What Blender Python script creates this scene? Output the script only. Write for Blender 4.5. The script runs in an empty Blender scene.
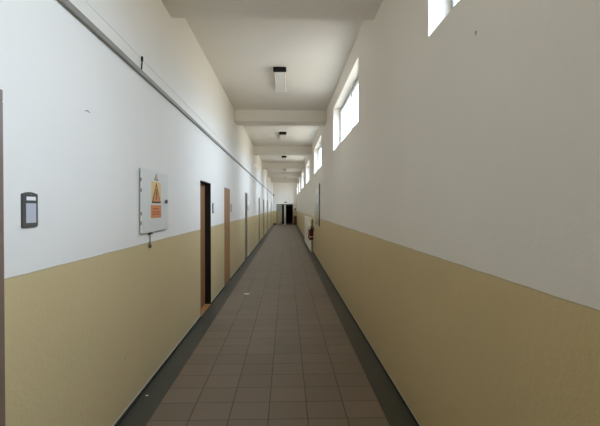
import bpy, bmesh, math, random
from mathutils import Vector, Matrix
random.seed(4)
S = bpy.context.scene
C = S.collection

# ------------------------------------------------------------ camera, sky, exposure
cam = bpy.data.cameras.new('camera'); co = bpy.data.objects.new('camera', cam); C.objects.link(co)
cam.sensor_width = 36.0; cam.lens = 36.0*448/600; cam.clip_start = 0.02
co.location = (0, 0, 1.59)
co.rotation_euler = (math.radians(90-0.703), 0, -math.atan(13.5/448))
S.camera = co
S.view_settings.view_transform = 'Standard'; S.view_settings.look = 'None'
S.view_settings.exposure = 1.24; S.view_settings.gamma = 1.0
S.view_settings.use_curve_mapping = False
S.cycles.use_denoising = True
S.cycles.max_bounces = 24; S.cycles.diffuse_bounces = 20
S.cycles.sample_clamp_indirect = 0
w = bpy.data.worlds.new('overcast_sky'); S.world = w; w.use_nodes = True
nt = w.node_tree; nt.nodes.clear()
bg = nt.nodes.new('ShaderNodeBackground'); out = nt.nodes.new('ShaderNodeOutputWorld')
tc = nt.nodes.new('ShaderNodeTexCoord'); sx = nt.nodes.new('ShaderNodeSeparateXYZ')
cr = nt.nodes.new('ShaderNodeValToRGB'); mr = nt.nodes.new('ShaderNodeMapRange')
mr.inputs['From Min'].default_value = -1; mr.inputs['From Max'].default_value = 1
e = cr.color_ramp.elements
e[0].position = 0.0; e[0].color = (0.17, 0.16, 0.14, 1)          # ground below the horizon
e[1].position = 1.0; e[1].color = (0.95, 1.14, 1.42, 1)
k = e.new(0.49); k.color = (0.33, 0.32, 0.29, 1)
k = e.new(0.52); k.color = (0.42, 0.49, 0.58, 1)
k = e.new(0.62); k.color = (0.58, 0.68, 0.82, 1)
k = e.new(0.74); k.color = (0.80, 0.95, 1.16, 1)
nt.links.new(tc.outputs['Generated'], sx.inputs[0]); nt.links.new(sx.outputs['Z'], mr.inputs['Value'])
nt.links.new(mr.outputs[0], cr.inputs[0]); nt.links.new(cr.outputs[0], bg.inputs['Color'])
bg.inputs['Strength'].default_value = 6.0
nt.links.new(bg.outputs[0], out.inputs[0])

# ------------------------------------------------------------ the corridor's measures
XL, XR = -1.24, 0.955
YB, YE = -8.3, 41.7
HC, HB = 3.91, 3.635            # ceiling, underside of the beams
TH = 0.30
PER = 6.35
DADO = 1.275
WZ0, WZ1 = 2.737, 3.60
WIN = [(-6.4, -3.3), (-0.15, 3.0)] + [(5.95+PER*i, 9.12+PER*i) for i in range(6)]
DOORS = [(1.05, 1.987, 2.100), (6.49, 7.385, 1.985), (8.97, 9.86, 1.995), (13.42, 14.30, 2.05), (19.9, 20.9, 2.05),
         (24.1, 25.1, 2.05), (28.4, 29.4, 2.05), (35.4, 36.4, 2.03)]

def portal(y0, y1):
    L = bpy.data.lights.new('sky_portal', 'AREA'); L.shape = 'RECTANGLE'; L.size = WZ1-WZ0; L.size_y = y1-y0
    L.cycles.is_portal = True
    o = bpy.data.objects.new('sky_portal', L); C.objects.link(o)
    o.location = (XR+0.21, (y0+y1)/2, (WZ0+WZ1)/2); o.rotation_euler = (0, math.radians(90), 0)
for a, b in WIN: portal(a, b)

# ------------------------------------------------------------ materials
def mat(name, col, rough=0.6, metal=0.0, bump=0.0, bscale=200, var=0.0, vscale=3.0, spec=0.5, coat=0):
    m = bpy.data.materials.new(name); m.use_nodes = True
    n = m.node_tree; b = n.nodes['Principled BSDF']
    b.inputs['Roughness'].default_value = rough; b.inputs['Metallic'].default_value = metal
    b.inputs['Specular IOR Level'].default_value = spec
    b.inputs['Coat Weight'].default_value = coat
    t = n.nodes.new('ShaderNodeTexCoord')
    if var > 0 or True:
        ns = n.nodes.new('ShaderNodeTexNoise'); ns.inputs['Scale'].default_value = vscale; ns.inputs['Detail'].default_value = 5
        n.links.new(t.outputs['Object'], ns.inputs['Vector'])
        mx = n.nodes.new('ShaderNodeMix'); mx.data_type = 'RGBA'
        mx.inputs[6].default_value = tuple(c*(1-var) for c in col)+(1,)
        mx.inputs[7].default_value = tuple(min(1, c*(1+var)) for c in col)+(1,)
        n.links.new(ns.outputs['Fac'], mx.inputs[0]); n.links.new(mx.outputs[2], b.inputs['Base Color'])
    if bump > 0:
        nb = n.nodes.new('ShaderNodeTexNoise'); nb.inputs['Scale'].default_value = bscale; nb.inputs['Detail'].default_value = 3
        n.links.new(t.outputs['Object'], nb.inputs['Vector'])
        bp = n.nodes.new('ShaderNodeBump'); bp.inputs['Strength'].default_value = bump; bp.inputs['Distance'].default_value = 0.002
        n.links.new(nb.outputs['Fac'], bp.inputs['Height']); n.links.new(bp.outputs[0], b.inputs['Normal'])
    return m

def mnode(n, op, a, b=None, c=None):
    x = n.nodes.new('ShaderNodeMath'); x.operation = op
    for i, v in enumerate((a, b, c)):
        if v is None: continue
        if isinstance(v, (int, float)): x.inputs[i].default_value = v
        else: n.links.new(v, x.inputs[i])
    return x.outputs[0]

WHITE = (0.85, 0.808, 0.735)
CREAM = (0.665, 0.525, 0.28)
def wall_paint():
    """white distemper above, glossy ochre oil paint up to the dado height, with a thin darker brush line between"""
    m = bpy.data.materials.new('two_tone_wall_paint'); m.use_nodes = True
    n = m.node_tree; b = n.nodes['Principled BSDF']
    t = n.nodes.new('ShaderNodeTexCoord'); s = n.nodes.new('ShaderNodeSeparateXYZ'); n.links.new(t.outputs['Object'], s.inputs[0])
    def noise(sc, det=4):
        x = n.nodes.new('ShaderNodeTexNoise'); x.inputs['Scale'].default_value = sc; x.inputs['Detail'].default_value = det
        n.links.new(t.outputs['Object'], x.inputs['Vector']); return x.outputs['Fac']
    wob = mnode(n, 'MULTIPLY', mnode(n, 'SUBTRACT', noise(5, 3), 0.5), 0.008)
    z = mnode(n, 'ADD', s.outputs['Z'], wob)
    up = mnode(n, 'GREATER_THAN', z, DADO)
    line = mnode(n, 'LESS_THAN', mnode(n, 'ABSOLUTE', mnode(n, 'SUBTRACT', z, DADO-0.002)), 0.0028)
    def mix(f, a, c):
        x = n.nodes.new('ShaderNodeMix'); x.data_type = 'RGBA'
        n.links.new(f, x.inputs[0])
        for i, v in ((6, a), (7, c)):
            if isinstance(v, tuple): x.inputs[i].default_value = v+(1,)
            else: n.links.new(v, x.inputs[i])
        return x.outputs[2]
    v = noise(1.3)
    cream = mix(v, tuple(c*.93 for c in CREAM), tuple(c*1.07 for c in CREAM))
    white = mix(v, tuple(c*.97 for c in WHITE), tuple(min(1, c*1.03) for c in WHITE))
    col = mix(up, cream, white)
    col = mix(line, col, (0.50, 0.42, 0.27))
    vo = n.nodes.new('ShaderNodeTexVoronoi'); vo.inputs['Scale'].default_value = 1.7; n.links.new(t.outputs['Object'], vo.inputs['Vector'])
    nick = mnode(n, 'LESS_THAN', mnode(n, 'ADD', vo.outputs['Distance'], mnode(n, 'MULTIPLY', noise(60), 0.03)), 0.034)
    col = mix(nick, col, (0.33, 0.29, 0.25))
    foot = mnode(n, 'LESS_THAN', mnode(n, 'ADD', s.outputs['Z'], mnode(n, 'MULTIPLY', noise(14), 0.02)), 0.050)
    col = mix(foot, col, (0.85, 0.78, 0.62))
    n.links.new(col, b.inputs['Base Color'])
    r = mnode(n, 'MULTIPLY_ADD', up, 0.42, 0.33)
    n.links.new(r, b.inputs['Roughness'])
    lump = mnode(n, 'ADD', noise(28, 3), mnode(n, 'MULTIPLY', noise(120, 2), 0.5))
    hgt = mnode(n, 'MULTIPLY', lump, mnode(n, 'MULTIPLY_ADD', up, -0.75, 1.2))
    bp = n.nodes.new('ShaderNodeBump'); bp.inputs['Strength'].default_value = 0.40; bp.inputs['Distance'].default_value = 0.005
    n.links.new(hgt, bp.inputs['Height']); n.links.new(bp.outputs[0], b.inputs['Normal'])
    return m

def floor_tiles():
    """brown square tiles in six columns, a plain grey-green strip along each wall"""
    m = bpy.data.materials.new('floor_tiles'); m.use_nodes = True
    n = m.node_tree; b = n.nodes['Principled BSDF']
    t = n.nodes.new('ShaderNodeTexCoord'); s = n.nodes.new('ShaderNodeSeparateXYZ'); n.links.new(t.outputs['Object'], s.inputs[0])
    X, Y = s.outputs['X'], s.outputs['Y']
    x0, x1 = -1.03, 0.755; w_ = (x1-x0)/6; dy = 0.3
    u = mnode(n, 'DIVIDE', mnode(n, 'SUBTRACT', X, x0), w_)
    v = mnode(n, 'DIVIDE', mnode(n, 'SUBTRACT', Y, 3.35-30*dy), dy)
    def line(q, half):
        f = mnode(n, 'FRACT', q); d = mnode(n, 'MINIMUM', f, mnode(n, 'SUBTRACT', 1.0, f))
        return mnode(n, 'LESS_THAN', d, half)
    grout = mnode(n, 'MAXIMUM', line(u, 0.013), line(v, 0.013))
    border = mnode(n, 'MAXIMUM', mnode(n, 'LESS_THAN', X, x0), mnode(n, 'GREATER_THAN', X, x1))
    cv = n.nodes.new('ShaderNodeCombineXYZ'); n.links.new(mnode(n, 'FLOOR', u), cv.inputs[0]); n.links.new(mnode(n, 'FLOOR', v), cv.inputs[1])
    wn = n.nodes.new('ShaderNodeTexWhiteNoise'); wn.noise_dimensions = '2D'; n.links.new(cv.outputs[0], wn.inputs['Vector'])
    ns = n.nodes.new('ShaderNodeTexNoise'); ns.inputs['Scale'].default_value = 6; ns.inputs['Detail'].default_value = 6
    n.links.new(t.outputs['Object'], ns.inputs['Vector'])
    f = mnode(n, 'ADD', mnode(n, 'MULTIPLY', wn.outputs['Value'], 0.5), mnode(n, 'MULTIPLY', ns.outputs['Fac'], 0.5))
    def mix(fac, a, c):
        x = n.nodes.new('ShaderNodeMix'); x.data_type = 'RGBA'; n.links.new(fac, x.inputs[0])
        for i, q in ((6, a), (7, c)):
            if isinstance(q, tuple): x.inputs[i].default_value = q+(1,)
            else: n.links.new(q, x.inputs[i])
        return x.outputs[2]
    tile = mix(f, (0.168, 0.126, 0.088), (0.225, 0.170, 0.120))
    col = mix(grout, tile, (0.060, 0.046, 0.036))
    bord = mix(ns.outputs['Fac'], (0.050, 0.048, 0.036), (0.072, 0.069, 0.053))
    col = mix(border, col, bord)
    n.links.new(col, b.inputs['Base Color'])
    n.links.new(mnode(n, 'MULTIPLY_ADD', ns.outputs['Fac'], 0.15, 0.38), b.inputs['Roughness'])
    b.inputs['Specular IOR Level'].default_value = 0.22
    bp = n.nodes.new('ShaderNodeBump'); bp.inputs['Strength'].default_value = 0.3; bp.inputs['Distance'].default_value = 0.002
    n.links.new(mnode(n, 'SUBTRACT', 1.0, grout), bp.inputs['Height']); n.links.new(bp.outputs[0], b.inputs['Normal'])
    return m

def clear_glass(name, rough=0.0, tint=(0.97, 0.99, 1.0), gain=0.45):
    m = bpy.data.materials.new(name); m.use_nodes = True
    n = m.node_tree; n.nodes.clear()
    o = n.nodes.new('ShaderNodeOutputMaterial'); tr = n.nodes.new('ShaderNodeBsdfTransparent'); tr.inputs[0].default_value = tint+(1,)
    gl = n.nodes.new('ShaderNodeBsdfGlossy'); gl.inputs['Roughness'].default_value = rough
    lw = n.nodes.new('ShaderNodeLayerWeight'); lw.inputs['Blend'].default_value = 0.5
    fr = mnode(n, 'MULTIPLY_ADD', mnode(n, 'POWER', lw.outputs['Facing'], 5.0), gain, 0.02)
    mx = n.nodes.new('ShaderNodeMixShader')
    n.links.new(fr, mx.inputs[0]); n.links.new(tr.outputs[0], mx.inputs[1]); n.links.new(gl.outputs[0], mx.inputs[2])
    n.links.new(mx.outputs[0], o.inputs[0]); return m

def wood(name, c1, c2, rough=0.4):
    m = bpy.data.materials.new(name); m.use_nodes = True
    n = m.node_tree; b = n.nodes['Principled BSDF']
    t = n.nodes.new('ShaderNodeTexCoord'); mp = n.nodes.new('ShaderNodeMapping'); mp.inputs['Scale'].default_value = (14, 14, 0.9)
    n.links.new(t.outputs['Object'], mp.inputs[0])
    ns = n.nodes.new('ShaderNodeTexNoise'); ns.inputs['Scale'].default_value = 3; ns.inputs['Detail'].default_value = 6
    n.links.new(mp.outputs[0], ns.inputs['Vector'])
    mx = n.nodes.new('ShaderNodeMix'); mx.data_type = 'RGBA'; mx.inputs[6].default_value = c1+(1,); mx.inputs[7].default_value = c2+(1,)
    n.links.new(ns.outputs['Fac'], mx.inputs[0]); n.links.new(mx.outputs[2], b.inputs['Base Color'])
    b.inputs['Roughness'].default_value = rough
    return m

M = dict(
    wall=wall_paint(), floor=floor_tiles(),
    ceil=mat('white_ceiling_paint', WHITE, 0.85, bump=0.25, bscale=60, var=0.03, vscale=1.5, spec=0.3),
    skirt=mat('dark_skirting_tile', (0.028, 0.026, 0.020), 0.75, var=0.2, vscale=8),
    wframe=mat('white_window_paint', (0.48, 0.52, 0.54), 0.4),
    glass=clear_glass('window_glass'), bglass=clear_glass('board_glass', 0.12, (0.98, 0.98, 0.96), 0.6),
    rail=mat('grey_trunking_plastic', (0.26, 0.245, 0.21), 0.5, var=0.08),
    conduit=mat('white_conduit', (0.86, 0.84, 0.80), 0.5),
    black=mat('black_plastic', (0.003, 0.003, 0.003), 0.7),
    jamb=mat('black_door_frame_paint', (0.006, 0.006, 0.006), 0.5),
    dark=mat('dark_grey_plastic', (0.075, 0.072, 0.065), 0.5),
    bframe=mat('brown_door_frame_paint', (0.22, 0.15, 0.11), 0.3),
    gframe=mat('beige_door_frame_paint', (0.46, 0.38, 0.26), 0.6),
    gdoor=mat('grey_brown_door_paint', (0.16, 0.13, 0.10), 0.28, var=0.06),
    wood1=wood('brown_veneer', (0.22, 0.095, 0.028), (0.29, 0.135, 0.042), 0.6),
    wood2=wood('orange_brown_veneer', (0.31, 0.15, 0.05), (0.40, 0.205, 0.07), 0.6),
    sill=wood('worn_orange_threshold', (0.38, 0.17, 0.045), (0.50, 0.25, 0.07), 0.5),
    cab=mat('light_grey_cabinet_enamel', (0.74, 0.73, 0.68), 0.4, var=0.03),
    metal=mat('dull_steel', (0.45, 0.45, 0.43), 0.35, metal=1.0),
    yellow=mat('warning_yellow', (0.80, 0.56, 0.20), 0.5, var=0.06, vscale=30),
    orange=mat('warning_orange', (0.68, 0.24, 0.07), 0.5, var=0.08, vscale=30),
    ink=mat('black_ink', (0.02, 0.016, 0.012), 0.6),
    red_ink=mat('red_brown_ink', (0.35, 0.07, 0.02), 0.6),
    paper=mat('white_paper', (0.85, 0.85, 0.84), 0.7),
    label=mat('grey_card', (0.52, 0.53, 0.56), 0.5),
    diff=mat('ribbed_acrylic_diffuser', (0.88, 0.84, 0.78), 0.25, bump=0.2, bscale=90),
    red=mat('extinguisher_red', (0.13, 0.010, 0.010), 0.3),
    heater=mat('cream_heater_cover', (0.90, 0.87, 0.78), 0.45, var=0.05),
    edoor=mat('pale_door_paint', (0.40, 0.36, 0.23), 0.4, var=0.05),
    epost=mat('pale_frame_paint', (0.62, 0.59, 0.52), 0.4),
    pane=mat('grey_wired_glass', (0.33, 0.33, 0.31), 0.15),
    brown=wood('red_brown_wood', (0.14, 0.045, 0.02), (0.20, 0.07, 0.03)),
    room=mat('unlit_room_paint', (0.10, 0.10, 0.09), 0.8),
    rubber=mat('black_rubber', (0.012, 0.012, 0.012), 0.7),
    amber=mat('amber_lens', (0.10, 0.09, 0.08), 0.3),
)

# ------------------------------------------------------------ helpers
def box(bm, x0, x1, y0, y1, z0, z1, bev=0.0, seg=2):
    t = bmesh.new()
    bmesh.ops.create_cube(t, size=1, matrix=Matrix.Translation(((x0+x1)/2, (y0+y1)/2, (z0+z1)/2)) @ Matrix.Diagonal((x1-x0, y1-y0, z1-z0, 1)))
    if bev > 0: bmesh.ops.bevel(t, geom=t.edges[:], offset=bev, segments=seg, affect='EDGES', profile=0.5)
    me = bpy.data.meshes.new('t'); t.to_mesh(me); t.free(); bm.from_mesh(me); bpy.data.meshes.remove(me)
def lathe(bm, prof, center=(0, 0, 0), axis='Z', seg=24):
    """prof = [(radius, height)...] turned about an axis through center"""
    rings = []
    for r, h in prof:
        ring = []
        for i in range(seg):
            a = 2*math.pi*i/seg; p = (r*math.cos(a), r*math.sin(a), h)
            if axis == 'X': p = (h, p[0], p[1])
            if axis == 'Y': p = (p[0], h, p[1])
            ring.append(bm.verts.new((p[0]+center[0], p[1]+center[1], p[2]+center[2])))
        rings.append(ring)
    for a, b in zip(rings, rings[1:]):
        for i in range(seg): bm.faces.new((a[i], a[(i+1) % seg], b[(i+1) % seg], b[i]))
    bm.faces.new(rings[0][::-1]); bm.faces.new(rings[-1])
def tube(bm, pts, r, seg=10):
    pts = [Vector(p) for p in pts]; rings = []
    for i, p in enumerate(pts):
        d = (pts[min(i+1, len(pts)-1)]-pts[max(i-1, 0)]).normalized()
        a = d.orthogonal().normalized() if i == 0 else (a - d*a.dot(d)).normalized()
        b = d.cross(a)
        rings.append([bm.verts.new(p+(a*math.cos(2*math.pi*k/seg)+b*math.sin(2*math.pi*k/seg))*r) for k in range(seg)])
    for u, v in zip(rings, rings[1:]):
        for i in range(seg): bm.faces.new((u[i], u[(i+1) % seg], v[(i+1) % seg], v[i]))
    bm.faces.new(rings[0][::-1]); bm.faces.new(rings[-1])
def plate(bm, pts, x0, x1):
    """outline [(y,z)...] extruded from x0 to x1"""
    a = [bm.verts.new((x0, y, z)) for y, z in pts]; b = [bm.verts.new((x1, y, z)) for y, z in pts]
    bm.faces.new(a); bm.faces.new(b[::-1])
    for i in range(len(pts)):
        j = (i+1) % len(pts); bm.faces.new((a[j], a[i], b[i], b[j]))
def obj(name, bm, m, parent=None, smooth=False, local=False):
    """one mesh object; under a parent its shape is given in world measures unless local"""
    bmesh.ops.recalc_face_normals(bm, faces=bm.faces[:])
    me = bpy.data.meshes.new(name)
    if parent is not None and not local:
        bm.transform(Matrix.Translation(-parent_world(parent)))
    bm.to_mesh(me); bm.free()
    for q in (m if isinstance(m, list) else [m]): me.materials.append(q)
    if smooth:
        for p in me.polygons: p.use_smooth = True
        me.set_sharp_from_angle(angle=math.radians(35))
    o = bpy.data.objects.new(name, me); C.objects.link(o)
    if parent is not None: o.parent = parent
    return o
def parent_world(p):
    v = Vector((0, 0, 0))
    while p is not None: v += Vector(p.location); p = p.parent
    return v
def tag(o, label, cat, group=None, loc=None):
    o['label'] = label; o['category'] = cat
    if group: o['group'] = group
    return o
def thing(name, label, cat, loc, group=None):
    o = bpy.data.objects.new(name, None); C.objects.link(o); o.location = loc; o.empty_display_size = 0.05
    return tag(o, label, cat, group)
def struct(name, bm, m):
    o = obj(name, bm, m); o['kind'] = 'structure'; return o
def struct_empty(name, loc):
    o = bpy.data.objects.new(name, None); C.objects.link(o); o.location = loc; o.empty_display_size = 0.05
    o['kind'] = 'structure'; return o
def copy_tree(o, loc=None, parent=None):
    c = o.copy(); C.objects.link(c)
    if parent is not None: c.parent = parent
    if loc is not None: c.location = loc
    for ch in list(o.children): copy_tree(ch, None, c)
    return c
def wall_mesh(axis, a0, a1, us, zs, hole):
    """wall slab between planes a0..a1 on an axis, cells from us x zs, hole(u,z) cells left out with their reveals"""
    bm = bmesh.new(); cache = {}
    def V(a, u, z):
        key = (round(a, 5), round(u, 5), round(z, 5))
        if key not in cache: cache[key] = bm.verts.new((a, u, z) if axis == 'X' else (u, a, z))
        return cache[key]
    solid = lambda i, j: 0 <= i < len(us)-1 and 0 <= j < len(zs)-1 and not hole((us[i]+us[i+1])/2, (zs[j]+zs[j+1])/2)
    for i in range(len(us)-1):
        for j in range(len(zs)-1):
            if not solid(i, j): continue
            u0, u1, z0, z1 = us[i], us[i+1], zs[j], zs[j+1]
            for a in (a0, a1): bm.faces.new((V(a, u0, z0), V(a, u1, z0), V(a, u1, z1), V(a, u0, z1)))
            for di, dj, p, q in ((-1, 0, (u0, z0), (u0, z1)), (1, 0, (u1, z0), (u1, z1)), (0, -1, (u0, z0), (u1, z0)), (0, 1, (u0, z1), (u1, z1))):
                if not solid(i+di, j+dj):
                    bm.faces.new((V(a0, *p), V(a0, *q), V(a1, *q), V(a1, *p)))
    return bm

# ------------------------------------------------------------ large structure
bm = bmesh.new(); box(bm, XL-TH, XR+TH, YB-TH, YE+3.3, -0.2, 0.0); struct('floor', bm, M['floor'])
bm = bmesh.new(); box(bm, XL-TH, XR+TH, YB-TH, YE+3.3, HC, HC+0.25); struct('ceiling', bm, M['ceil'])
us = sorted({YB, YE, *[q for a in WIN for q in a]})
struct('wall_right', wall_mesh('X', XR, XR+0.20, us, [0, DADO, WZ0, WZ1, HC], lambda u, z: WZ0 < z < WZ1 and any(a < u < b for a, b in WIN)), M['wall'])
us = sorted({YB, YE, *[q for a in DOORS for q in a[:2]]}); zs = sorted({0, HC, *[d[2] for d in DOORS]})
struct('wall_left', wall_mesh('X', XL-TH, XL, us, zs, lambda u, z: any(a < u < b and z < t for a, b, t in DOORS)), M['wall'])
EX0, EX1, EZ = -0.93, 0.60, 1.90      # portal in the end wall
struct('wall_end', wall_mesh('Y', YE, YE+TH, [XL-TH, EX0, EX1, XR+TH], [0, EZ, HC], lambda u, z: EX0 < u < EX1 and z < EZ), M['wall'])
bm = bmesh.new(); box(bm, XL-TH, XR+TH, YB-TH, YB, 0, HC); struct('wall_back', bm, M['wall'])
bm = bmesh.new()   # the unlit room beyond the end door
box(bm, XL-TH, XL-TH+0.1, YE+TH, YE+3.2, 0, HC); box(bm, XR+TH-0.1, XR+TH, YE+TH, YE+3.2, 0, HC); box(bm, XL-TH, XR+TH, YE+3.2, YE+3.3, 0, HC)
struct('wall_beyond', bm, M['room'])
for i in range(-2, 6):                # beams between the bays
    bm = bmesh.new(); y1 = 4.90+PER*i; box(bm, XL, XR, y1-0.56, y1, HB, HC, 0.008); struct('trim_%d' % (i+3), bm, M['ceil'])

# skirting, broken at the doors
def skirting(name, x0, x1, spans):
    bm = bmesh.new()
    for a, b in spans: box(bm, x0, x1, a, b, 0, 0.026, 0.003, 1)
    struct(name, bm, M['skirt'])
edges = [YB] + [q for d in DOORS for q in d[:2]] + [YE]
skirting('baseboard_left', XL, XL+0.012, [(edges[i], edges[i+1]) for i in range(0, len(edges), 2)])
skirting('baseboard_right', XR-0.012, XR, [(YB, YE)])
bm = bmesh.new(); box(bm, XL, EX0-0.02, YE-0.015, YE, 0, 0.12, 0.003, 1); box(bm, EX1+0.02, XR, YE-0.015, YE, 0, 0.12, 0.003, 1); struct('baseboard_end', bm, M['skirt'])

# ------------------------------------------------------------ windows
def frame_ring(bm, x0, x1, y0, y1, z0, z1, w, bev=0.004):
    box(bm, x0, x1, y0, y1, z0, z0+w, bev, 1); box(bm, x0, x1, y0, y1, z1-w, z1, bev, 1)
    box(bm, x0, x1, y0, y0+w, z0+w, z1-w, bev, 1); box(bm, x0, x1, y1-w, y1, z0+w, z1-w, bev, 1)
def make_window(i, y0, y1):
    r = struct_empty('window_%d' % i, (XR+0.14, y0, WZ0))
    X0 = XR+0.14; ym = (y0+y1)/2
    bm = bmesh.new(); frame_ring(bm, X0+0.01, X0+0.045, y0, y1, WZ0, WZ1, 0.04)
    box(bm, X0+0.01, X0+0.045, ym-0.02, ym+0.02, WZ0+0.04, WZ1-0.04, 0.004, 1)
    obj('window_frame', bm, M['wframe'], r)
    for a, b in ((y0+0.04, ym-0.02), (ym+0.02, y1-0.04)):
        bm = bmesh.new(); frame_ring(bm, X0, X0+0.035, a, b, WZ0+0.04, WZ1-0.04, 0.035)
        sash = obj('sash', bm, M['wframe'], r)
        bm = bmesh.new(); box(bm, X0+0.018, X0+0.022, a+0.035, b-0.035, WZ0+0.075, WZ1-0.075)
        obj('pane', bm, M['glass'], sash)
    bm = bmesh.new(); box(bm, X0-0.014, X0, ym-0.048, ym-0.026, WZ0+0.36, WZ0+0.46, 0.003)
    obj('window_handle', bm, M['metal'], r)
for i, (a, b) in enumerate(WIN): make_window(i+1, a, b)

# ------------------------------------------------------------ doors on the left
def make_door(i, y0, y1, top, leafm, framem, depth, lip=0.0, fw=0.035, sill=None, handle=True):
    r = struct_empty('door_%d' % i, (XL, y0, 0))
    bm = bmesh.new(); xb = XL-depth-0.05
    for a, b in ((y0, y0+fw), (y1-fw, y1)): box(bm, xb, XL+lip, a, b, 0, top-fw, 0.003, 1)
    box(bm, xb, XL+lip, y0, y1, top-fw, top, 0.003, 1)
    obj('door_frame', bm, framem, r)
    bm = bmesh.new(); box(bm, XL-depth-0.04, XL-depth, y0+fw+0.003, y1-fw-0.003, 0.012, top-fw-0.003, 0.003, 1)
    leaf = obj('door_leaf', bm, leafm, r)
    if sill:
        bm = bmesh.new(); box(bm, xb, XL-0.002, y0+fw, y1-fw, 0, 0.010, 0.002, 1); obj('threshold', bm, sill, r)
    if handle:
        x = XL-depth; y = y0+fw+0.07
        bm = bmesh.new(); box(bm, x, x+0.008, y-0.02, y+0.02, 0.92, 1.14, 0.003)
        tube(bm, [(x+0.005, y, 1.05), (x+0.045, y, 1.05), (x+0.05, y+0.02, 1.05), (x+0.05, y+0.12, 1.048)], 0.008)
        obj('door_handle', bm, M['metal'], leaf, smooth=True)
    return r
D = DOORS
make_door(1, *D[0], M['gdoor'], M['bframe'], 0.06, lip=0.012, fw=0.05)
make_door(2, *D[1], M['wood1'], M['jamb'], 0.092, sill=M['sill'], fw=0.012)
make_door(3, *D[2], M['wood2'], M['bframe'], 0.004, sill=None, fw=0.02)
for i in range(3, 8):
    make_door(i+1, *D[i], M['gdoor'], M['gframe'], 0.05, fw=0.03, sill=M['jamb'])

# end door: pale leaf with a glazed top, white post, dark opening
r = struct_empty('door_9', (0, YE, 0))
bm = bmesh.new()
for a, b in ((EX0, EX0+0.05), (EX1-0.05, EX1)): box(bm, a, b, YE-0.01, YE+0.12, 0, EZ-0.06, 0.004, 1)
box(bm, EX0, EX1, YE-0.01, YE+0.12, EZ-0.06, EZ, 0.004, 1)
obj('door_frame', bm, M['dark'], r)
bm = bmesh.new(); box(bm, -0.23, -0.05, YE-0.02, YE+0.10, 0, EZ-0.06, 0.004, 1); obj('door_post', bm, M['epost'], r)
bm = bmesh.new(); box(bm, EX0+0.05, -0.43, YE+0.02, YE+0.06, 0.01, EZ-0.06, 0.004, 1); lf = obj('door_leaf', bm, M['edoor'], r)
bm = bmesh.new(); box(bm, EX0+0.12, -0.52, YE+0.012, YE+0.02, 1.32, EZ-0.14, 0.002, 1); obj('pane', bm, M['pane'], lf)
bm = bmesh.new(); box(bm, -0.05, EX1-0.05, YE-0.01, YE+0.12, 0, 0.09, 0.004, 1); obj('door_step', bm, M['dark'], r)

# ------------------------------------------------------------ trunking on the left wall
bm = bmesh.new(); box(bm, XL, XL+0.022, YB, YE-0.165, 2.710, 2.752, 0.003, 2); box(bm, XL+0.003, XL+0.026, YB, YE-0.165, 2.708, 2.715, 0.002, 1)
tag(obj('cable_trunking', bm, M['rail']), 'long grey cable trunking running high along the left wall', 'trunking')
bm = bmesh.new(); box(bm, XL, XL+0.004, YB, YE-0.002, 2.864, 2.880, 0.0018, 2)
tag(obj('cable_strip', bm, M['conduit']), 'thin flat white cable strip just above the grey trunking on left wall', 'cable strip')
bm = bmesh.new(); tube(bm, [(XL+0.012, 3.845, 2.752), (XL+0.016, 3.847, 2.79), (XL+0.018, 3.848, 2.83)], 0.006); lathe(bm, [(0.006, 0), (0.010, 0.008), (0.010, 0.036), (0.005, 0.045)], (XL+0.018, 3.848, 2.825), seg=12)
tag(obj('cable_end', bm, M['black'], smooth=True), 'short black cable end sticking up from the grey trunking', 'cable')
bm = bmesh.new(); box(bm, XL, XL+0.10, YE-0.16, YE, 2.66, 2.80, 0.008)
tag(obj('junction_box', bm, M['dark']), 'small grey junction box where the trunking meets the end wall', 'junction box')
bm = bmesh.new(); tube(bm, [(XL-0.01, 2.815, 2.186), (XL+0.012, 2.815, 2.188), (XL+0.018, 2.83, 2.180)], 0.0025, 8)  # thin bent peg added to stand for a small gouge in the wall
tag(obj('gouge', bm, M['dark']), 'tiny dark nail in the white left wall below the trunking', 'gouge')

# ------------------------------------------------------------ ceiling lights
def make_lamp(y):
    x0, x1 = -0.215, -0.005; y1 = y+1.28; zb = HC-0.082; xm = (x0+x1)/2
    t = thing('ceiling_light', '', 'lamp', (xm, y, HC), 'ceiling lights along the corridor')
    bm = bmesh.new(); box(bm, x0+0.01, x1-0.01, y+0.01, y1-0.01, HC-0.03, HC, 0.003, 1); obj('base', bm, M['wframe'], t)
    for a, b, nm in ((y, y+0.035, 'end_cap'), (y1-0.035, y1, 'end_cap')):
        bm = bmesh.new(); box(bm, x0-0.004, x1+0.004, a, b, zb-0.004, HC, 0.014, 3); obj(nm, bm, M['black'] if a == y else M['diff'], t, smooth=True)
    bm = bmesh.new()
    # trough-shaped diffuser with fine ribs along its length
    prof = [(x0+0.003, HC-0.028), (x0+0.003, zb+0.016), (x0+0.018, zb)]
    nr = 12
    for k in range(nr+1):
        xx = x0+0.025+(x1-x0-0.05)*k/nr; prof.append((xx, zb+(0.0025 if k % 2 else 0)))
    prof += [(x1-0.018, zb), (x1-0.003, zb+0.016), (x1-0.003, HC-0.028)]
    a = [bm.verts.new((px, y+0.034, pz)) for px, pz in prof]; b = [bm.verts.new((px, y1-0.034, pz)) for px, pz in prof]
    bm.faces.new(a[::-1]); bm.faces.new(b)
    for i in range(len(prof)):
        j = (i+1) % len(prof); bm.faces.new((a[i], a[j], b[j], b[i]))
    obj('diffuser', bm, M['diff'], t)
    return t
LY = [7.41+6.35*i for i in range(6)]
lamp_words = ['unlit ceiling light nearest the viewer, the largest, with a black end cap',
              'unlit ceiling light second nearest, just past the first full beam',
              'unlit ceiling light third along the corridor ceiling',
              'unlit ceiling light fourth along the corridor ceiling',
              'unlit ceiling light fifth along, second from the end wall',
              'unlit ceiling light farthest away, nearest the end wall']
l0 = make_lamp(LY[0])
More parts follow.
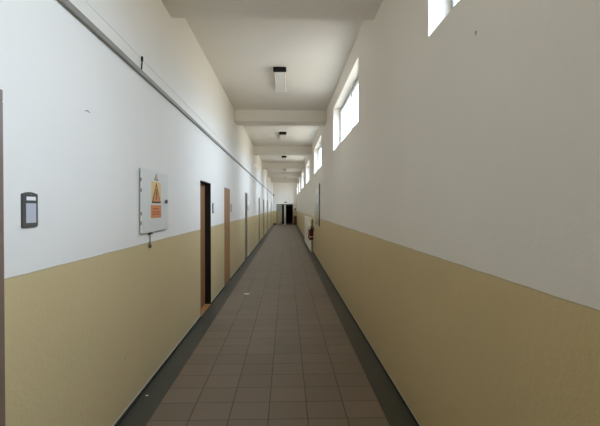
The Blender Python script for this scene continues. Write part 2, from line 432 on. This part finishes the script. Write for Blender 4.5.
for i, y in enumerate(LY):
    t = l0 if i == 0 else copy_tree(l0, (l0.location.x, y, HC))
    t['label'] = lamp_words[i]

# ------------------------------------------------------------ electrical cabinet on the left wall
y0, y1, z0, z1 = 3.795, 4.635, 1.368, 1.926
t = thing('electrical_cabinet', 'light grey electrical cabinet with warning stickers on the left wall', 'cabinet', (XL, (y0+y1)/2, z0))
bm = bmesh.new(); box(bm, XL, XL+0.010, y0+0.03, y1-0.004, z0+0.004, z1-0.004, 0.003, 1); obj('cabinet_frame', bm, M['cab'], t)
bm = bmesh.new(); box(bm, XL+0.011, XL+0.026, y0, y1, z0, z1, 0.004, 2); dr = obj('door', bm, M['cab'], t)
for z in (z0+0.09, z0+0.17, z1-0.19, z1-0.10):
    bm = bmesh.new(); lathe(bm, [(0.004, z-0.015), (0.005, z-0.013), (0.005, z+0.013), (0.004, z+0.015)], (XL+0.022, y0-0.001, 0), seg=10); obj('hinge', bm, M['dark'], t, smooth=True)
bm = bmesh.new(); lathe(bm, [(0.014, 0), (0.014, 0.010), (0.010, 0.014)], (XL+0.026, 4.53, 1.648), 'X', 16); box(bm, XL+0.036, XL+0.048, 4.522, 4.538, 1.63, 1.668, 0.003); obj('latch', bm, M['dark'], dr, smooth=True)
XS = XL+0.0262
def tri(yc, zb, wd, ht): return [(yc-wd/2, zb), (yc+wd/2, zb), (yc, zb+ht)]
bm = bmesh.new(); box(bm, XS, XS+0.0015, 4.065, 4.370, 1.628, 1.828); ys = obj('warning_sticker', bm, M['yellow'], dr); ys['label'] = 'yellow warning triangle sticker'
bm = bmesh.new(); plate(bm, tri(4.217, 1.630, 0.285, 0.192), XS+0.0015, XS+0.0025); obj('triangle_border', bm, M['ink'], ys)
bm = bmesh.new(); plate(bm, tri(4.217, 1.645, 0.225, 0.152), XS+0.0025, XS+0.0032); obj('triangle_field', bm, M['orange'], ys)
bm = bmesh.new(); plate(bm, [(4.222, 1.764), (4.196, 1.712), (4.214, 1.714), (4.203, 1.680), (4.196, 1.684), (4.205, 1.655), (4.226, 1.678), (4.216, 1.680), (4.238, 1.728), (4.221, 1.724), (4.236, 1.762)], XS+0.0032, XS+0.004); obj('lightning_bolt', bm, M['ink'], ys)
bm = bmesh.new(); plate(bm, tri(4.220, 1.842, 0.125, 0.062), XS, XS+0.0012); sm = obj('small_triangle', bm, M['ink'], dr)
bm = bmesh.new(); plate(bm, tri(4.220, 1.850, 0.080, 0.042), XS+0.0012, XS+0.0018); obj('triangle_field', bm, M['yellow'], sm)
bm = bmesh.new(); box(bm, XS, XS+0.0015, 4.050, 4.375, 1.494, 1.612); os_ = obj('text_sticker', bm, M['orange'], dr); os_['label'] = 'orange lettered warning sticker'
bm = bmesh.new()
for zc, a, b, h in ((1.578, 4.12, 4.30, 0.010), (1.548, 4.09, 4.34, 0.010), (1.527, 4.08, 4.35, 0.008)):
    yy = a
    while yy < b-0.008:
        wd = random.choice((0.010, 0.014, 0.018)); box(bm, XS+0.0015, XS+0.002, yy, min(yy+wd, b), zc-h/2, zc+h/2); yy += wd+0.006
obj('lettering', bm, M['red_ink'], os_)
# padlock hanging under the cabinet
t = thing('padlock', 'small padlock hanging on a wire below the grey electrical cabinet', 'padlock', (XL+0.012, 4.07, 1.225))
bm = bmesh.new(); tube(bm, [(XL+0.012, 4.07, 1.366), (XL+0.010, 4.074, 1.33), (XL+0.013, 4.068, 1.29), (XL+0.012, 4.07, 1.268)], 0.004); obj('wire', bm, M['dark'], t, smooth=True)
bm = bmesh.new(); box(bm, XL+0.002, XL+0.022, 4.056, 4.084, 1.226, 1.258, 0.004); obj('body', bm, M['dark'], t)
bm = bmesh.new(); tube(bm, [(XL+0.012, 4.059, 1.255)]+[(XL+0.012, 4.07-0.011*math.cos(a), 1.268+0.011*math.sin(a)) for a in [k*math.pi/8 for k in range(9)]]+[(XL+0.012, 4.081, 1.255)], 0.0028, 8); obj('shackle', bm, M['metal'], t, smooth=True)
bm = bmesh.new(); box(bm, XL, XL+0.022, 4.04, 4.12, 1.346, 1.362, 0.003); tag(obj('cable_entry', bm, M['dark']), 'small dark cable entry bracket right under the electrical cabinet', 'bracket')

# ------------------------------------------------------------ door number holders
def make_holder(y0, z0=1.496, w=0.126, h=0.158):
    t = thing('door_plate', '', 'door plate', (XL, y0, z0), 'dark plastic door plates on the left wall')
    y1, z1 = y0+w, z0+h; n = 8
    arc = [(y0+(w)*k/n, z1+0.010*math.sin(math.pi*k/n)) for k in range(n+1)]
    bm = bmesh.new(); plate(bm, [(y1-0.008, z0), (y1, z0+0.008)]+[(p[0], p[1]) for p in arc[::-1]]+[(y0, z0)], XL, XL+0.010); obj('plate', bm, M['dark'], t)
    bm = bmesh.new(); box(bm, XL+0.010, XL+0.0115, y0+0.028, y1-0.020, z1-0.030, z1-0.012, 0.0006, 1); obj('name_slot', bm, M['paper'], t)
    bm = bmesh.new(); box(bm, XL+0.010, XL+0.0115, y0+0.024, y1-0.018, z0+0.020, z1-0.044, 0.0006, 1); obj('card', bm, M['label'], t)
    bm = bmesh.new(); lathe(bm, [(0.003, 0), (0.003, 0.0025), (0.002, 0.003)], (XL+0.010, y0+w*0.5, z1-0.001), 'X', 10); obj('screw', bm, M['metal'], t)
    return t
h0 = make_holder(2.130)
h0['label'] = 'dark plastic door plate on the left wall, nearest and largest, beside the first door'
for y, lb in ((7.52, 'dark plastic door plate just past the black framed doorway'), (9.98, 'dark plastic door plate just past the orange brown door'), (14.42, 'dark plastic door plate beside the third narrow brown door')):
    c = copy_tree(h0, (XL, y, 1.496)); c['label'] = lb

# ------------------------------------------------------------ right wall: glazed board, heater cover, extinguisher
y0, y1, z0, z1 = 12.80, 14.95, 1.04, 2.28
t = thing('notice_board', 'glass fronted empty notice board on the right wall above the extinguisher', 'notice board', (XR, (y0+y1)/2, z0))
bm = bmesh.new(); frame_ring(bm, XR-0.020, XR, y0, y1, z0, z1, 0.007, 0.001); obj('board_frame', bm, M['conduit'], t)
bm = bmesh.new(); box(bm, XR-0.030, XR-0.001, y0-0.006, y0, z0, z1, 0.001, 1); obj('shaded_edge', bm, M['dark'], t)  # dark colour stands for the shade on the board's near side
bm = bmesh.new(); box(bm, XR-0.016, XR-0.012, y0+0.007, y1-0.007, z0+0.007, z1-0.007); obj('board_glass', bm, M['bglass'], t)
y0, y1, X0 = 16.05, 21.3, XR-0.10
t = thing('heater_cover', 'long low cream heater cover standing along the right wall', 'heater cover', (XR-0.05, y0, 0))
bm = bmesh.new(); box(bm, X0+0.008, XR-0.022, y0, y1, 0.0, 1.16, 0.004, 1); obj('body', bm, M['heater'], t)
bm = bmesh.new(); box(bm, X0-0.004, XR-0.021, y0-0.008, y1+0.008, 1.16, 1.19, 0.004, 1); obj('top', bm, M['heater'], t)
for k in range(5):
    a = y0+0.02+k*(y1-y0-0.04)/5; b = a+(y1-y0-0.04)/5-0.015
    bm = bmesh.new(); box(bm, X0, X0+0.009, a, b, 0.06, 1.12, 0.003, 1)
    for q in range(10): box(bm, X0-0.002, X0+0.001, a+0.08, b-0.08, 0.80+q*0.028, 0.812+q*0.028)
    obj('panel', bm, M['heater'], t)
bm = bmesh.new(); box(bm, X0+0.045, XR-0.024, y0-0.006, y0, 0.02, 1.15, 0.002, 1); e_ = obj('end_panel', bm, M['dark'], t); e_['label'] = 'dark end panel'
ex, ey = XR-0.10, 15.55
t = thing('fire_extinguisher', 'red fire extinguisher hanging on the right wall', 'fire extinguisher', (ex, ey, 0.46))
bm = bmesh.new(); prof = [(0.060, 0.46), (0.075, 0.47), (0.078, 0.49), (0.078, 0.80)]+[(0.078*math.cos(a)+0.0, 0.80+0.062*math.sin(a)) for a in (0.3, 0.6, 0.9, 1.2)]+[(0.024, 0.865), (0.024, 0.885)]
lathe(bm, prof, (ex, ey, 0), seg=32); obj('cylinder', bm, M['red'], t, smooth=True)
bm = bmesh.new(); lathe(bm, [(0.0785, 0.555), (0.0790, 0.556), (0.0790, 0.594), (0.0785, 0.595)], (ex, ey, 0), seg=32); obj('label_band', bm, M['label'], t, smooth=True)
bm = bmesh.new(); lathe(bm, [(0.020, 0.885), (0.026, 0.89), (0.026, 0.915), (0.014, 0.93)], (ex, ey, 0), seg=16); obj('valve', bm, M['metal'], t, smooth=True)
bm = bmesh.new(); box(bm, ex-0.012, ex+0.012, ey-0.10, ey+0.02, 0.945, 0.953, 0.002, 1); box(bm, ex-0.012, ex+0.012, ey-0.09, ey+0.02, 0.922, 0.930, 0.002, 1); box(bm, ex-0.010, ex+0.010, ey-0.005, ey+0.02, 0.92, 0.95, 0.002, 1); obj('handle', bm, M['black'], t)
bm = bmesh.new(); tube(bm, [(ex-0.02, ey, 0.905), (ex-0.06, ey-0.01, 0.92), (ex-0.092, ey-0.02, 0.87), (ex-0.095, ey-0.02, 0.75), (ex-0.093, ey-0.015, 0.60)], 0.009); lathe(bm, [(0.009, 0.53), (0.018, 0.52), (0.016, 0.60), (0.009, 0.61)][1:], (ex-0.093, ey-0.015, 0), seg=12); obj('hose', bm, M['rubber'], t, smooth=True)
bm = bmesh.new(); box(bm, XR-0.022, XR, ey-0.02, ey+0.02, 0.78, 0.92, 0.003, 1); obj('bracket', bm, M['black'], t)

# ------------------------------------------------------------ end of the corridor
t = thing('emergency_lamp', 'small dark lamp above the end door', 'lamp', (-0.10, YE, 2.02))
bm = bmesh.new(); box(bm, -0.20, 0.0, YE-0.05, YE, 2.02, 2.12, 0.01); obj('housing', bm, M['dark'], t)
bm = bmesh.new(); box(bm, -0.18, -0.02, YE-0.07, YE-0.045, 2.03, 2.10, 0.01); obj('lens', bm, M['amber'], t)
t = thing('cupboard', 'small reddish brown wooden cupboard in the right corner by the end door', 'cupboard', (0.80, YE-0.22, 0))
bm = bmesh.new(); box(bm, 0.665, 0.94, YE-0.36, YE-0.02, 0.06, 0.78, 0.006); obj('body', bm, M['brown'], t)
bm = bmesh.new(); box(bm, 0.655, 0.945, YE-0.375, YE-0.018, 0.78, 0.805, 0.004); obj('top', bm, M['brown'], t)
bm = bmesh.new(); box(bm, 0.68, 0.925, YE-0.374, YE-0.36, 0.09, 0.76, 0.003); dd = obj('door', bm, M['brown'], t)
bm = bmesh.new(); lathe(bm, [(0.008, 0), (0.010, -0.014), (0.008, -0.02)], (0.71, YE-0.374, 0.45), 'Y', 12); obj('knob', bm, M['metal'], dd)
for a in (0.685, 0.915):
    for b in (YE-0.34, YE-0.04):
        bm = bmesh.new(); box(bm, a-0.015, a+0.015, b-0.015, b+0.015, 0, 0.06, 0.002, 1); obj('leg', bm, M['brown'], t)
bm = bmesh.new(); box(bm, 0.72, 0.86, YE-0.05, YE, 1.33, 1.50, 0.01); box(bm, 0.75, 0.83, YE-0.06, YE-0.048, 1.37, 1.46, 0.004, 1)
tag(obj('alarm_box', bm, M['dark'], smooth=False), 'small dark wall box above the brown cupboard', 'alarm box')

# ------------------------------------------------------------ litter on the floor
def scrap(loc, r, label):
    bm = bmesh.new(); vs = []
    for k in range(11):
        a = 2*math.pi*k/11; q = r*random.uniform(.7, 1.15); vs.append(bm.verts.new((q*math.cos(a), q*math.sin(a)*0.8, random.uniform(0.001, 0.007))))
    c = bm.verts.new((0, 0, 0.009))
    for k in range(11): bm.faces.new((vs[k], vs[(k+1) % 11], c))
    low = bmesh.ops.extrude_face_region(bm, geom=bm.faces[:])
    for v in [g for g in low['geom'] if isinstance(g, bmesh.types.BMVert)]: v.co.z = max(0.0, v.co.z-0.002)
    o = obj('paper_scrap', bm, M['paper']); o.location = loc; tag(o, label, 'scrap of paper', None); return o
scrap((-0.726, 8.24, 0), 0.055, 'white crumpled paper scrap on the brown floor tiles')
scrap((XL+0.06, 3.80, 0), 0.014, 'tiny white crumb on the dark strip beside the left wall')
